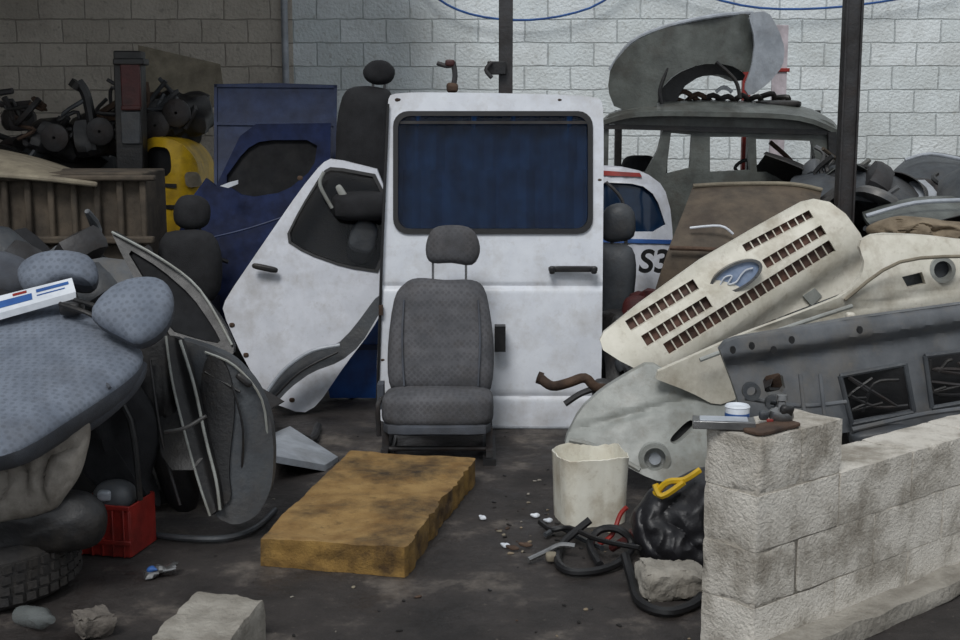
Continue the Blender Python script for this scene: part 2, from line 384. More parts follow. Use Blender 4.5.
# posts
m=M();a=P(506,-40,7.2);m.box((a.x,7.2,1.9),(.075,.075,3.8),steel);m.box((a.x-.05,7.15,P(490,68,7.15).z),(.1,.06,.07),blk);m.tube([P(492,62,7.1),P(486,70,7.1),P(492,78,7.1)],.012,steel)
m.box((a.x,7.2,3.78),(.3,.3,.04),steel);m.box((a.x,7.2,.01),(.2,.2,.02),steel);m.build('steel_post',.004)
m=M();a=P(853,0,7.0);m.box((a.x,7.0,1.9),(.095,.06,3.8),steel);m.box((a.x-.04,6.965,1.9),(.012,.03,3.8),steel);m.box((a.x+.04,6.965,1.9),(.012,.03,3.8),steel);m.box((a.x,7,.01),(.22,.22,.02),steel);m.build('steel_post',.003)
m=M();a=P(284,0,YB-.06);m.tube([(a.x,YB-.06,4.5),(a.x,YB-.06,0)],.03,lgrey,seg=12)
for z in (.6,1.6,2.6): m.box((a.x,YB-.03,z),(.1,.05,.03),steel)
m.build('drain_pipe')
m=M();m.tube([P(410,-45,11.4),P(430,-8,11.4),P(470,14,11.4),P(530,20,11.4),P(590,8,11.4),P(640,-20,11.4),P(690,-8,11.4),P(760,8,11.4),P(850,6,11.4),P(960,-12,11.4)],.010,bluep,seg=6);m.build('wall_cable')
# ================= BACK LEFT =================
m=M();m.panel([(138,45),(168,52),(220,64),(224,92),(205,118),(140,112)],[],lambda u,v:9.6+.002*(118-v),.02,beige);m.build('leaning_board')
hL=lambda x,y:1.2*exp(-((x+3.1)/1.9)**2)*exp(-((y-9.3)/1.3)**2)+.1
m=M();mound(m,(-5.6,-.9),(7.6,11.2),hL,earth);
scrap(m,130,(-5,-1.2),(8.3,10.2),lambda x,y:hL(x,y)*1.2,[blk,steel,rust,shell,blk,dgrey,blk],1.2)
m.build('engine_parts_pile')
m=M()
for (u,v,s_) in ((178,116,.36),(158,128,.42),(104,134,.35),(60,140,.3)):
    c=P(u,v,8.7);m.rbox(c,(s_*1.3,.4,s_*.8),blk,rotm(0,random.uniform(-20,20),20),n=4,nz=.06,ns=8)
    for k in range(7):
        q=c+Vector((random.uniform(-.25,.25),-.2,random.uniform(-.05,.22)))
        m.tube([q+Vector((random.uniform(-.12,.12),random.uniform(-.05,.05),random.uniform(-.12,.12))) for _ in range(4)],random.uniform(.01,.03),random.choice([steel,blk,rust,shell]),seg=7)
    m.lathe(c+Vector((.05,-.24,.02)),[(.01,0),(.09,0),(.09,.03),(.07,.04),(.01,.04)],steel,rotm(90,0,0),seg=18)
m.tube([P(78,82,8.5),P(86,95,8.5),P(92,125,8.5),P(94,150,8.5)],.035,blk);m.tube([P(78,82,8.5),P(74,88,8.5)],.045,blk)
m.build('engine_block')
m=M();m.box(P(131,115,8.2),(.17,.12,.78),blk,rotm(0,1,0));m.box(P(131,85,8.13),(.12,.03,.28),dred);m.box(P(131,128,8.13),(.12,.03,.2),shell);m.box(P(131,62,8.18),(.19,.14,.04),blk);m.box(P(131,108,8.12),(.12,.03,.03),dred)
m.tube([P(124,150,8.25),P(124,230,8.25)],.03,steel);m.build('tail_light_unit',.008)
# navy sheet
m=M();df=lambda u,v:7.9+.0015*(240-v)
m.panel([(214,84),(276,83),(337,85),(336,200),(334,330),(216,330)],[],df,.02,navy)
m.panel([(214,84),(337,85),(337,88),(214,87)],[],lambda u,v:df(u,v)-.012,.02,navy);m.panel([(214,84),(217,84),(217,330),(214,330)],[],lambda u,v:df(u,v)-.012,.02,navy);m.panel([(334,85),(337,85),(334,330),(331,330)],[],lambda u,v:df(u,v)-.012,.02,navy)
m.panel([(216,122),(335,123),(335,126),(216,125)],[],lambda u,v:df(u,v)-.012,.02,navy)
m.build('blue_sheet_panel')
m=M();df=lambda u,v:7.45+.002*(300-v)
hole=sm([(222,182),(245,150),(262,140),(318,140),(314,168),(285,192),(246,198)],1)
m.panel([(176,240),(190,200),(206,178),(216,186),(240,136),(256,124),(331,123),(330,175),(316,215),(300,290),(240,335),(195,330),(176,300)],[hole],df,.03,navyd,grid=24)
m.panel(hole,[],lambda u,v:df(u,v)+.03,.006,mglass)
m.tube([P(204,262,7.42),P(215,258,7.4),P(228,262,7.42)],.012,blk)
m.tube([P(200,240,7.44),P(250,228,7.46),P(318,205,7.5)],.006,navy)
m.panel([(220,186),(230,182),(238,180),(238,184),(228,188)],[],7.5,.01,paper_glint,grid=0)  # pale sliver painted in as the reflected highlight on the door
m.build('blue_car_door')
m=M();m.pillow([(174,208),(182,196),(200,196),(210,206),(208,224),(192,230),(176,224)],7.15,.06,.05,fabk);m.pillow([(160,240),(185,230),(212,234),(222,262),(214,300),(165,300)],7.1,.09,.08,fabk,p=4)
m.tube([P(186,226,7.15),P(186,236,7.15)],.008,steel);m.tube([P(200,226,7.15),P(200,236,7.15)],.008,steel);q=P(190,300,7.1);m.box((q.x,7.15,q.z/2),(.25,.3,q.z),blk);m.build('black_car_seat')
# yellow car
m=M();df=lambda u,v:8.2+.25*((u-172)/40)**2
m.panel(sm([(138,150),(150,136),(178,140),(196,158),(205,190),(206,262),(138,262)],2),[sm([(143,156),(152,146),(170,148),(172,176),(143,180)],2)],df,.5,yell,grid=8)
m.panel([(143,146),(172,146),(172,180),(143,180)],[],lambda u,v:df(u,v)+.04,.01,mglass)
m.panel([(140,205),(204,205),(204,209),(140,209)],[],lambda u,v:df(u,v)-.01,.02,blk);m.panel(sm([(184,172),(198,172),(202,186),(186,188)],2),[],lambda u,v:df(u,v)-.02,.03,beige,grid=8)
m.panel([(140,182),(176,184),(176,188),(140,186)],[],lambda u,v:df(u,v)-.01,.02,blk)
m.build('yellow_car')
# brown truck front at left
m=M()
m.loft([[P(-60,148,7.9),P(-20,146,7.9),P(40,158,7.9),P(92,176,7.9)],[P(-60,152,7.2),P(-20,152,7.2),P(40,165,7.2),P(96,181,7.2)],[P(-60,172,6.9),P(-20,172,6.9),P(40,176,6.9),P(98,182,6.9)]],beige,th=.03)
m.box(P(45,235,7.25),(1.25,.5,.72),tbrown)
for k in range(9):
    u=-40+k*23;m.box(P(u,210,6.98),(.035,.04,.34),tbrown)
m.box(P(52,178,6.96),(1.1,.06,.03),tbrown);m.box(P(52,240,6.96),(1.1,.06,.04),tbrown)
m.build('truck_front',.01)
# ================= BLACK SEAT behind =================
m=M();m.pillow([(363,70),(372,61),(386,61),(395,70),(391,82),(377,85),(366,80)],7.35,.06,.05,fabk)
m.tube([P(373,82,7.36),P(373,92,7.36)],.008,chrome);m.tube([P(385,82,7.36),P(384,92,7.36)],.008,chrome)
m.pillow([(345,92),(360,86),(382,88),(392,96),(394,140),(392,190),(340,190),(336,150),(338,115)],7.36,.09,.08,fabk,p=5)
m.rbox(P(366,205,7.2),(.36,.45,.16),fabk);m.tube([P(350,210,7.2),(P(350,210,7.2).x,7.2,0)],.02,steel);m.tube([P(380,210,7.2),(P(380,210,7.2).x,7.2,0)],.02,steel)
m.build('black_car_seat')
# ================= FRONT CAB DOOR (left white) =================
m=M();df=lambda u,v:6.82+.0013*(415-v)-.03*sin(pi*min(1,max(0,(u-215)/170)))
out=sm([(222,311),(226,298),(262,245),(300,190),(322,163),(332,158),(388,172),(388,300),(372,330),(345,365),(318,405),(302,414),(270,402),(244,360)],1)
wh=sm([(284,240),(300,208),(323,171),(332,166),(386,176),(386,274),(345,268),(306,254)],1)
m.panel(out,[wh],df,.05,white2,vl=(285,287,289))
m.panel(wh,[inset(wh,.94)],lambda u,v:df(u,v)-.006,.03,rub,grid=0)
m.panel(inset(wh,.95),[],lambda u,v:df(u,v)+.03,.005,glass,grid=0)
m.panel(inset(wh,1.0),[],lambda u,v:df(u,v)+.16,.02,blk,grid=0)
m.tube([P(324,172,6.98),P(320,185,6.98),P(332,208,7.0)],.010,mgrey)
m.rbox(P(362,242,7.08),(.15,.05,.24),shell,rotm(0,18,0),n=3);m.rbox(P(345,198,7.05),(.04,.03,.16),mgrey,rotm(0,-30,0))
m.rbox(P(265,268,6.93),(.14,.04,.032),blk,rotm(0,12,0))
for (u,v) in ((300,178),(246,355),(232,325),(292,400)): m.rbox(P(u,v,df(u,v)-.004),(.03,.012,.025),rust,n=2.5)
m.build('van_front_door')
m=M();df=lambda u,v:6.62+.001*(410-v)
m.panel(sm([(266,392),(285,368),(310,352),(336,346),(352,330),(380,292),(384,306),(360,346),(340,362),(312,372),(290,388),(272,408)],1),[],df,.04,shell)
m.tube([P(267,392,6.6),P(285,369,6.6),P(312,351,6.6),P(340,345,6.6)],.010,lgrey);m.tube([P(272,400,6.59),P(300,372,6.59),P(338,352,6.59)],.006,blk)
m.build('wheel_arch_trim')
m=M();m.panel([(325,372),(350,325),(392,305),(392,398),(330,398)],[],7.15,.02,blue);m.panel([(345,345),(385,345),(385,350),(345,350)],[],7.13,.02,navy);m.build('blue_body_panel')
# ================= SLIDING DOOR =================
def dfs(u,v):
    d=6.5+.25*(427-v)/330-.02*cos((u-490)/112*pi/2)
    d+=.012*exp(-((v-286)/2.5)**2)+.010*exp(-((v-396)/2.5)**2)-.012/(1+exp(-(v-286)/3))
    return d
m=M()
out=sm([(392,92),(500,93),(598,96),(604,106),(603,250),(601,415),(594,427),(490,426),(384,424),(375,414),(381,250),(387,102)],2)
hole=rr(396,114,590,231,13)
m.panel(out,[hole],dfs,.06,white,vl=(281,283,285,286,287,289,291,294,392,394,396,398,400))
m.panel(rr(393,111,593,234,15),[rr(398,116,588,229,12)],lambda u,v:dfs(u,v)-.012,.03,rub,grid=20)
m.panel(rr(397,115,589,230,12),[],lambda u,v:dfs(u,v)+.02,.004,glass,grid=0)
rows=[]
for v in (111,170,232):
    rows.append([P(u,v,6.77+.018*sin(u*.33+.02*(v-170))+.012*sin(u*.13)) for u in range(397,590,3)])
m.loft(rows,curt,th=.004,sub=1)
m.panel([(400,121),(588,121),(588,124),(400,124)],[],6.72,.01,steel)
m.rbox(P(573,269,6.57),(.25,.035,.03),blk,n=6);m.rbox(P(552,270,6.55),(.03,.03,.04),blk);m.rbox(P(594,270,6.55),(.03,.03,.04),blk)
m.box(P(381,310,6.55),(.02,.03,.05),rust);m.box(P(500,338,6.46),(.055,.07,.13),blk)
m.tube([P(388,104,6.72),P(382,250,6.6),P(377,412,6.49)],.008,rub,smooth=0)
m.tube([P(384,424,6.49),P(490,427,6.47),P(594,428,6.49)],.010,lgrey,smooth=0)
for (u,v,w_) in ((398,100,.03),(560,100,.02),(388,415,.04),(596,410,.03),(383,360,.02),(600,180,.02)): m.rbox(P(u,v,dfs(u,v)+.001),(w_,.01,w_*.6),rust,n=2.5,nz=.005,ns=40)
m.build('van_sliding_door')
m=M();m.tube([P(437,63,6.9),P(447,66,6.9),P(454,64,6.9)],.012,steel);m.tube([P(453,62,6.9),P(455,76,6.9),P(452,92,6.9)],.014,steel);m.rbox(P(453,88,6.9),(.06,.06,.05),rust,nz=.02);m.rbox(P(450,63,6.9),(.05,.04,.035),dred)
m.tube([P(452,92,6.9),(P(452,240,6.9).x,6.9,0)],.018,rust);m.build('hand_pump')
# ================= CENTRE SEAT =================
m=M();dn=lambda t:.86+.14*min(1,t*1.5)
ds=lambda u,v:6.12+.0016*(400-v)
m.pillow([(394,300),(404,284),(418,278),(445,280),(472,280),(484,288),(490,312),(494,350),(491,388),(478,396),(442,394),(400,392),(389,382),(388,345)],ds,.085,.07,fabc,p=5,dent=dn,side=fabs)
m.pillow([(427,240),(434,228),(450,225),(468,227),(477,236),(480,252),(472,265),(452,263),(432,263),(426,254)],lambda u,v:6.3,.055,.05,fabc,p=4)
for u in (433,466): m.tube([P(u,262,6.32),P(u,284,6.31)],.006,chrome)
m.tube([P(404,300,6.2),P(402,340,6.12),P(404,386,6.06)],.005,fabs);m.tube([P(478,300,6.2),P(480,340,6.12),P(478,386,6.06)],.005,fabs)
c=(P(382,408,5.95)+P(494,408,5.95))/2
m.rbox((c.x,6.0,c.z-.0),(.52,.5,.17),fabc,rotm(-6,0,0),n=5,seg=40,rings=20)
m.rbox((c.x,5.97,c.z-.075),(.5,.46,.06),fabs,rotm(-4,0,0),n=6)
for sx in (-.24,.24):
    m.box((c.x+sx,6.0,.05),(.03,.42,.035),steel);m.box((c.x+sx,5.86,.1),(.03,.04,.12),steel);m.box((c.x+sx,6.15,.1),(.03,.04,.12),steel)
    m.box((c.x+sx,6.0,.015),(.06,.46,.03),blk)
m.tube([(c.x-.24,5.85,.06),(c.x+.24,5.85,.06)],.012,steel);m.tube([P(379,436,5.85),P(378,405,5.85),P(384,398,5.9)],.012,steel)
m.box(P(381,395,6.1),(.03,.1,.12),fabs)
m.build('van_seat')
# ================= RIGHT BACKGROUND CAR =================
m=M()
m.panel(sm([(603,122),(612,112),(650,107),(740,110),(800,114),(832,122),(840,134),(838,200),(840,262),(603,264)],1),
      [[(609,124),(664,126),(658,150),(646,172),(608,172)],[(671,133),(692,135),(690,168),(666,174)],[(710,137),(748,137),(750,170),(710,172)],[(756,139),(812,141),(818,170),(757,172)]],8.3,.06,carg)
m.loft([[P(600,121,8.28),P(640,112,8.2),P(720,112,8.2),P(800,116,8.2),P(842,132,8.28)],[P(612,112,8.6),P(650,102,8.6),P(720,100,8.6),P(800,106,8.6),P(832,120,8.6)],[P(620,113,9.6),P(655,106,9.6),P(720,104,9.6),P(800,108,9.6),P(826,120,9.6)]],carg,th=.03)
for u in (618,664,700,750,815): m.box(P(u,145,9.55),(.05,.05,.5),blk)
m.box(P(720,208,9.55),(1.5,.05,.42),blk);m.panel([(603,124),(838,130),(838,135),(603,129)],[],8.27,.02,blk)
m.box(P(832,160,8.28),(.05,.05,.35),blk,rotm(0,-4,0))
m.rbox(P(640,178,8.7),(.25,.25,.3),fabk);m.rbox(P(780,190,8.7),(.3,.3,.35),fabk);m.tube([P(735,168,8.6),P(746,160,8.6),P(757,168,8.6),P(746,176,8.6)],.012,blk,closed=True)
m.tube([P(770,142,8.5),P(790,160,8.5),P(798,175,8.5)],.015,rust)
m.build('stripped_car_body')
m=M();df=lambda u,v:8.45-.18*cos((u-695)/90*pi/2)+(.0 if u<750 else .004*(u-750))
m.panel(sm([(616,110),(608,90),(611,66),(632,42),(668,26),(715,16),(753,13),(758,40),(757,62),(748,74),(728,64),(700,64),(674,74),(660,90),(656,110)],1),[],df,.03,carg,grid=8)
m.panel(sm([(748,13),(768,11),(779,30),(785,48),(783,66),(769,83),(750,97),(744,88),(752,66),(755,40)],1),[],lambda u,v:8.25+.004*(u-748),.03,lgrey,grid=8)
m.panel(sm([(655,110),(660,90),(676,74),(700,64),(728,64),(746,74),(742,82),(722,74),(700,76),(682,88),(674,110)],1),[],8.5,.25,blk)
m.tube([P(610,70,8.5),P(632,42,8.42),P(668,26,8.3),P(715,16,8.26),P(752,13,8.4)],.014,lgrey)
m.tube([P(668,68,8.3),P(660,90,8.3),P(662,104,8.3)],.012,blk);m.tube([P(716,62,8.2),P(735,80,8.2),P(740,98,8.2)],.012,blk)
m.build('front_fender')
m=M()
for k in range(9):
    m.tube([P(655+k*15,100+random.uniform(-4,4),8.6),P(668+k*15,94+random.uniform(-4,4),8.55),P(690+k*12,104,8.6)],.018,random.choice([blk,rust,steel]))
m.rbox(P(776,104,8.6),(.3,.3,.05),blk);m.rbox(P(720,105,8.7),(.9,.3,.06),blk,n=3);m.tube([P(716,92,8.55),P(724,87,8.55),P(732,92,8.55)],.012,paper_glint);m.build('wiring_loom')
m=M();m.box(P(746,88,9.8),(.06,.06,.62),red);q=P(746,110,9.8);m.box((q.x,9.8,q.z/2),(.05,.06,q.z),red);m.build('red_jack_post',.005)
m=M();q=P(781,25,10.8);m.box((q.x,10.8,q.z/2),(.12,.03,q.z),mat('pale_board',S(200,190,196),rough=.8));m.box(P(781,70,10.78),(.14,.02,.03),red);m.build('pale_board',.004)
m=M();df=lambda u,v:7.7+.25*((u-625)/60)**2+.0015*(280-v)
m.panel(sm([(590,166),(618,166),(645,172),(664,186),(672,215),(674,290),(590,296)],1),[sm([(596,182),(640,184),(656,196),(668,232),(596,232)],1)],df,.08,white2)
m.panel([(592,178),(650,180),(668,232),(592,232)],[],lambda u,v:df(u,v)+.03,.01,mat('blue_glass',S(20,40,64),rough=.1,bump=0))
m.panel([(594,170),(640,173),(642,177),(594,175)],[],lambda u,v:df(u,v)-.012,.01,red);m.panel([(594,238),(672,240),(672,244),(594,242)],[],lambda u,v:df(u,v)-.012,.01,bluep)
m.tube([P(606,182,7.68),P(622,200,7.66),P(628,232,7.66)],.01,steel)
par=m.build('white_rally_car')
t=bpy.data.curves.new('race_number','FONT');t.body='S3';t.size=.19;t.extrude=.004;t.align_x='CENTER';t.shear=.15;t.offset=.004
to=bpy.data.objects.new('race_number',t);to.location=P(653,272,7.6);to.rotation_euler=(radians(90),0,0);bpy.context.collection.objects.link(to);t.materials.append(rub)
to.parent=par;to.matrix_parent_inverse=Matrix.Translation(par.location).inverted()
m=M();m.pillow([(600,225),(606,208),(622,203),(634,212),(634,236),(618,242),(604,240)],7.1,.06,.05,shell)
m.pillow([(596,250),(612,244),(632,248),(636,275),(628,320),(612,332),(590,330)],7.05,.08,.08,shell,p=4);m.rbox(P(615,345,6.95),(.4,.45,.15),shell)
m.tube([P(612,238,7.1),P(612,250,7.1)],.01,chrome);m.tube([P(626,238,7.1),P(626,250,7.1)],.01,chrome)
q=P(615,350,6.95);m.box((q.x,6.95,q.z/2),(.35,.4,q.z),blk);m.build('grey_car_seat')
m=M();m.rbox(P(655,303,6.75),(.3,.3,.12),dred,n=4,nz=.08,ns=9);m.rbox(P(645,322,6.7),(.4,.3,.14),blk,nz=.08,ns=9);q=P(660,330,6.8);m.box((q.x,6.8,q.z/2),(.3,.3,q.z),blk);m.build('dark_red_box')
# rusty brown panel
m=M();m.loft([[P(693,186,7.3),P(730,184,7.3),P(790,184,7.3),P(822,190,7.3)],[P(682,215,7.05),P(725,214,7.0),P(780,214,7.0),P(816,222,7.0)],[P(668,250,6.9),P(710,252,6.85),P(770,252,6.85),P(815,262,6.85)],[P(655,290,6.9),P(710,296,6.85),P(770,296,6.85),P(815,300,6.85)]],brown,th=.02,sub=5)
m.tube([P(690,228,6.9),P(720,226,6.85),P(733,234,6.85)],.007,paper_glint);m.tube([P(670,248,6.85),P(720,250,6.8),P(812,258,6.8)],.012,rust);m.tube([P(693,186,7.28),P(730,184,7.28),P(790,184,7.28),P(822,190,7.28)],.012,beige)
m.build('rusty_bonnet')
hR=lambda x,y:(1.10*min(1,max(0,(x-1.1)/.9))*exp(-((y-7.9)/1.7)**2)+.0)*(1 if y>5.7 else max(0,(y-5.0)/.7))
m=M();mound(m,(1.0,5.5),(5.3,10.3),hR,earth,32)
scrap(m,130,(1.6,4.8),(6.7,9.0),lambda x,y:hR(x,y)*1.12,[shell,carg,steel,blk,brown,dgrey,lgrey,blk],1.2)
scrap(m,40,(.72,1.5),(5.95,6.6),lambda x,y:.35,[blk,steel,shell,rust,blk],.8)
m.build('scrap_heap')
m=M();m.loft([[P(800,172,8.2),P(840,164,8.2),P(880,166,8.2),P(916,180,8.2)],[P(790,182,7.8),P(840,172,7.7),P(885,176,7.7),P(920,190,7.8)],[P(800,200,7.5),P(845,196,7.5),P(890,202,7.5),P(915,206,7.5)]],shell,th=.02);m.build('car_bonnet')
m=M();m.loft([[P(862,212,7.4),P(910,198,7.4),P(960,196,7.4),P(1010,200,7.4)],[P(866,220,7.1),P(910,208,7.1),P(960,206,7.1),P(1010,210,7.1)],[P(880,236,6.9),P(915,228,6.9),P(960,226,6.9),P(1010,226,6.9)]],carg,th=.02);m.tube([P(866,216,7.0),P(915,203,7.0),P(970,200,7.0)],.012,lgrey);m.build('car_bonnet')
m=M();m.loft([[P(905,160,8.8),P(930,152,8.8),P(960,156,8.8),P(1000,160,8.8)],[P(890,175,8.5),P(925,165,8.5),P(960,166,8.5),P(1000,170,8.5)],[P(895,186,8.3),P(930,182,8.3),P(960,184,8.3),P(1000,186,8.3)]],shell,th=.02)
m.tube([P(905,160,8.5),P(930,154,8.5),P(965,160,8.5)],.012,lgrey);m.build('car_bonnet')
m=M();m.pillow([(868,226),(900,216),(940,220),(990,226),(1000,242),(950,246),(900,240),(872,238)],6.6,.1,.1,tan,p=2,K=20,smooth=8,nz=.03,ns=8,fold=.06,fdir=(1,.2,.8),ff=28);m.build('rag_bundle')
# ================= RIGHT FRONT PANELS =================
m=M()
def dfg(u,v):
    t=((u-600)*.85-(v-345)*.53);s_=(u-600)*.53+(v-340)*.85
    return 5.72+.0016*t-.05*sin(pi*min(1,max(0,(s_+5)/80)))+.0008*(350-v)+.05/(1+exp(-(s_-66)/2.5))
def band(p0,p1,w):
    p0=Vector(p0);p1=Vector(p1);q=Vector((.53,.85))*w
    return [(p0.x,p0.y),(p1.x,p1.y),(p1.x+q.x,p1.y+q.y),(p0.x+q.x,p0.y+q.y)]
bands=[band((625,321),(693,279),12),band((742,245),(809,210),9),band((641,336),(706,296),13),band((762,260),(821,225),11),band((663,344),(829,240),13)]
out=[(600,340),(604,332),(640,303),(700,260),(760,225),(802,202),(815,199),(830,202),(846,214),(860,233),(871,256),(869,270),(850,290),(790,313),(740,333),(700,352),(656,374),(648,375),(620,361),(603,350)]
m.panel(out,bands,dfg,.03,cream,grid=6)
for b_,nn in zip(bands,(9,9,9,8,22)):
    a0,a1,a2,a3=[Vector((*x,0)) for x in b_]
    for k in range(1,nn):
        t=k/nn;p=a0.lerp(a1,t);q=a3.lerp(a2,t)
        m.tube([P(p.x,p.y,dfg(p.x,p.y)+.014),P(q.x,q.y,dfg(q.x,q.y)+.014)],.0035,cream,seg=6,smooth=0)
m.panel(inset(out,.93),[],lambda u,v:dfg(u,v)+.04,.01,slat,grid=8)
De=dfg(736,277)
m.panel(circ(736,277,29,13.5,28,-27),[circ(736,277,25.5,11,28,-27)],De-.035,.03,chrome,grid=0)
m.panel(circ(736,277,26,11.5,28,-27),[],De-.02,.02,mat('emblem_blue_grey',S(96,118,150),S(150,164,188),rough=.3,bump=0),grid=0)
D_=De-.03
m.tube([P(718,290,D_),P(724,278,D_),P(732,276,D_),P(728,284,D_),P(736,282,D_),P(741,275,D_),P(746,270,D_),P(753,268,D_)],.004,paper_glint,seg=5)
m.panel([(803,296),(815,288),(822,296),(812,306)],[],lambda u,v:dfg(u,v)-.012,.02,mgrey,grid=0)
m.build('van_grille_panel')
m=M();df=lambda u,v:5.45+.0012*(u-650)-.08*sin(pi*min(1,max(0,(v-235)/110)))+.012*exp(-((v-(330-.22*(u-760)))/4)**2)
m.panel(sm([(648,376),(700,353),(740,335),(800,313),(848,294),(866,268),(858,242),(876,233),(925,235),(965,240),(1050,250),(1050,306),(960,306),(900,316),(850,322),(790,332),(740,345),(728,360),(740,398),(716,406),(690,392)],1),
 [[(902,277),(922,272),(926,284),(908,288)],circ(943,270,10)],df,.04,cream,grid=9)
m.panel(circ(943,270,13),[circ(943,270,9)],lambda u,v:df(943,270)-.02,.04,mgrey,grid=0);m.panel(circ(943,270,9),[],lambda u,v:df(943,270)+.03,.01,shell,grid=0);m.panel([(900,274),(924,270),(928,286),(906,290)],[],lambda u,v:df(u,v)+.06,.01,shell,grid=0)
m.tube([P(845,300,5.6),P(900,262,5.6),P(980,256,5.65)],.008,beige)
m.tube([P(700,360,5.42),P(780,330,5.48),P(852,306,5.56)],.010,mgrey)
for (u,v) in ((850,318),(760,352)): m.rbox(P(u,v,5.5),(.04,.04,.05),cream)
m.build('front_bumper')
m=M();df=lambda u,v:5.42+.0022*(480-v)-.09*sin(pi*min(1,max(0,(u-560)/190)))+.014*exp(-(((v-412)+.28*(u-640))/4)**2)
fog=circ(655,459,12);slit=sm([(668,440),(690,418),(697,426),(676,446)],2)
m.panel(sm([(564,442),(580,410),(602,390),(628,374),(650,362),(672,374),(712,400),(726,388),(742,402),(745,432),(718,462),(695,484),(660,482),(640,474),(604,454),(570,450)],1),[fog,slit],df,.05,mgrey,grid=5)
m.panel(circ(655,459,16),[circ(655,459,11)],lambda u,v:df(655,459)-.02,.03,mgrey,grid=0);m.panel(circ(655,459,12),[],lambda u,v:df(655,459)+.03,.01,mat('fog_lens',S(180,182,180),rough=.2,bump=.05),grid=0)
m.panel(circ(655,459,6),[],lambda u,v:df(655,459)+.015,.01,lgrey,grid=0)
m.panel(inset(slit,1.2),[],lambda u,v:df(u,v)+.05,.01,rub,grid=0)
m.tube([P(640,470,5.3),P(600,448,5.38),P(570,440,5.44)],.012,mgrey)
m.build('front_bumper')
# dark plastic bumper
m=M()
def dfd(u,v):
    e_=360-.155*(u-735)
    return 4.75+.0010*(u-720)+.0012*(440-v)-.07/(1+exp((v-e_)/2.0))+.01*exp(-((v-(335-.13*(u-735)))/2.5)**2)
h1=[(840,376),(905,364),(914,412),(852,424)];h2=[(925,356),(985,348),(990,398),(932,408)];h3=sm([(762,377),(782,372),(786,392),(766,396)],1)
m.panel([(720,350),(726,342),(738,338),(850,319),(960,304),(1080,290),(1080,440),(960,446),(905,456),(856,462),(850,432),(820,436),(796,432),(762,424),(742,412),(733,384)],[h1,h2,h3],dfd,.05,dgrey,grid=4)
for (u,v) in ((733,350),(752,346),(774,350),(792,340),(860,330)): m.panel(circ(u,v,3,4,10),[],4.66,.01,rub,grid=0)
for h in (h1,h2):
    for q in range(4):
        a,b2=h[q],h[(q+1)%4];m.tube([P(a[0],a[1],4.86),P(b2[0],b2[1],4.86)],.010,shell,smooth=0)
    m.panel(inset(h,1.04),[],5.03,.01,rub,grid=0)
    cx=sum(p[0] for p in h)/4;cy=sum(p[1] for p in h)/4
    for k in range(5): m.tube([P(cx+random.uniform(-30,30),cy+random.uniform(-18,18),4.97) for _ in range(3)],.007,random.choice([steel,blk,blk]),seg=6)
m.tube([P(745,398,4.72),P(800,406,4.74),P(846,402,4.78)],.009,dgrey)
for u in (800,820): m.tube([P(u,374,4.74),P(u+6,430,4.7)],.008,dgrey)
m.tube([P(852,430,4.74),P(925,414,4.8),P(990,406,4.86)],.010,dgrey)
for (u,v,r_) in ((752,392,9),(774,404,8)): m.panel(circ(u,v,r_),[circ(u,v,r_-4)],4.68,.03,shell,grid=0)
m.rbox(P(880,434,4.75),(.22,.1,.05),shell,rotm(0,-8,0));m.tube([P(868,448,4.7),P(905,446,4.75),P(950,436,4.8)],.008,blk)
m.build('plastic_bumper')
m=M()
hf=lambda x,y:.5*min(1,max(0,(x-1.1)/.4))
mound(m,(1.05,2.6),(5.1,5.5),lambda x,y:hf(x,y)*min(1,max(0,(5.5-y)/.2))*min(1,max(0,(y-5.08)/.1)),earth,16);scrap(m,40,(1.25,2.3),(5.2,5.3),lambda x,y:hf(x,y)*.95,[blk,shell,steel,rust,dgrey],.5);m.build('scrap_pile')
# exhaust
m=M();q=[P(540,378,6.2),P(552,386,6.15),P(568,383,6.1),P(585,378,6.1),P(598,388,6.1),P(625,384,6.15)]
m.tube(q,.024,rust,seg=12,cap=False);m.tube([q[0]+Vector((-.012,0,.004)),q[0]+Vector((.01,0,-.004))],.03,rust,seg=12,cap=False);m.tube([P(565,404,6.1),P(580,394,6.1),P(596,388,6.1)],.016,steel)
m.rbox(P(608,392,6.15),(.14,.1,.12),steel,nz=.03);m.tube([P(608,392,6.15),G(608,424)],.02,steel);m.build('exhaust_pipe')
# ================= BUCKET =================
m=M();c=G(592,528);c.y+=.13
def sq(r,z,j=0):
    o=[]
    for k in range(64):
        a=2*pi*k/64;cx,cy=cos(a),sin(a);q=(abs(cx)**4+abs(cy)**4)**.25
        w=1+.008*cos(a*20);rr_=r*w/q
        zz=z+(.022*noise.noise(Vector((a*1.3,1,0)))+.008*noise.noise(Vector((a*6,4,0))) if j else 0)
        o.append(Vector((c.x,c.y,0))+rotm(0,0,14)@Vector((cx*rr_,cy*rr_*.9,zz)))
    return o
levels=[(.001,.012,0),(.122,.012,0),(.129,.0,0),(.131,.05,0),(.134,.15,0),(.138,.25,0),(.140,.268,1),(.136,.27,1),(.133,.25,0),(.127,.04,0),(.001,.03,0)]
vs=[];fs=[]
for r,z,j in levels: vs+=sq(r,z,j)
for i in range(len(levels)-1):
    for k in range(64): fs.append((i*64+k,i*64+(k+1)%64,(i+1)*64+(k+1)%64,(i+1)*64+k))
m.add(vs,fs,plas);m.build('plastic_bucket')
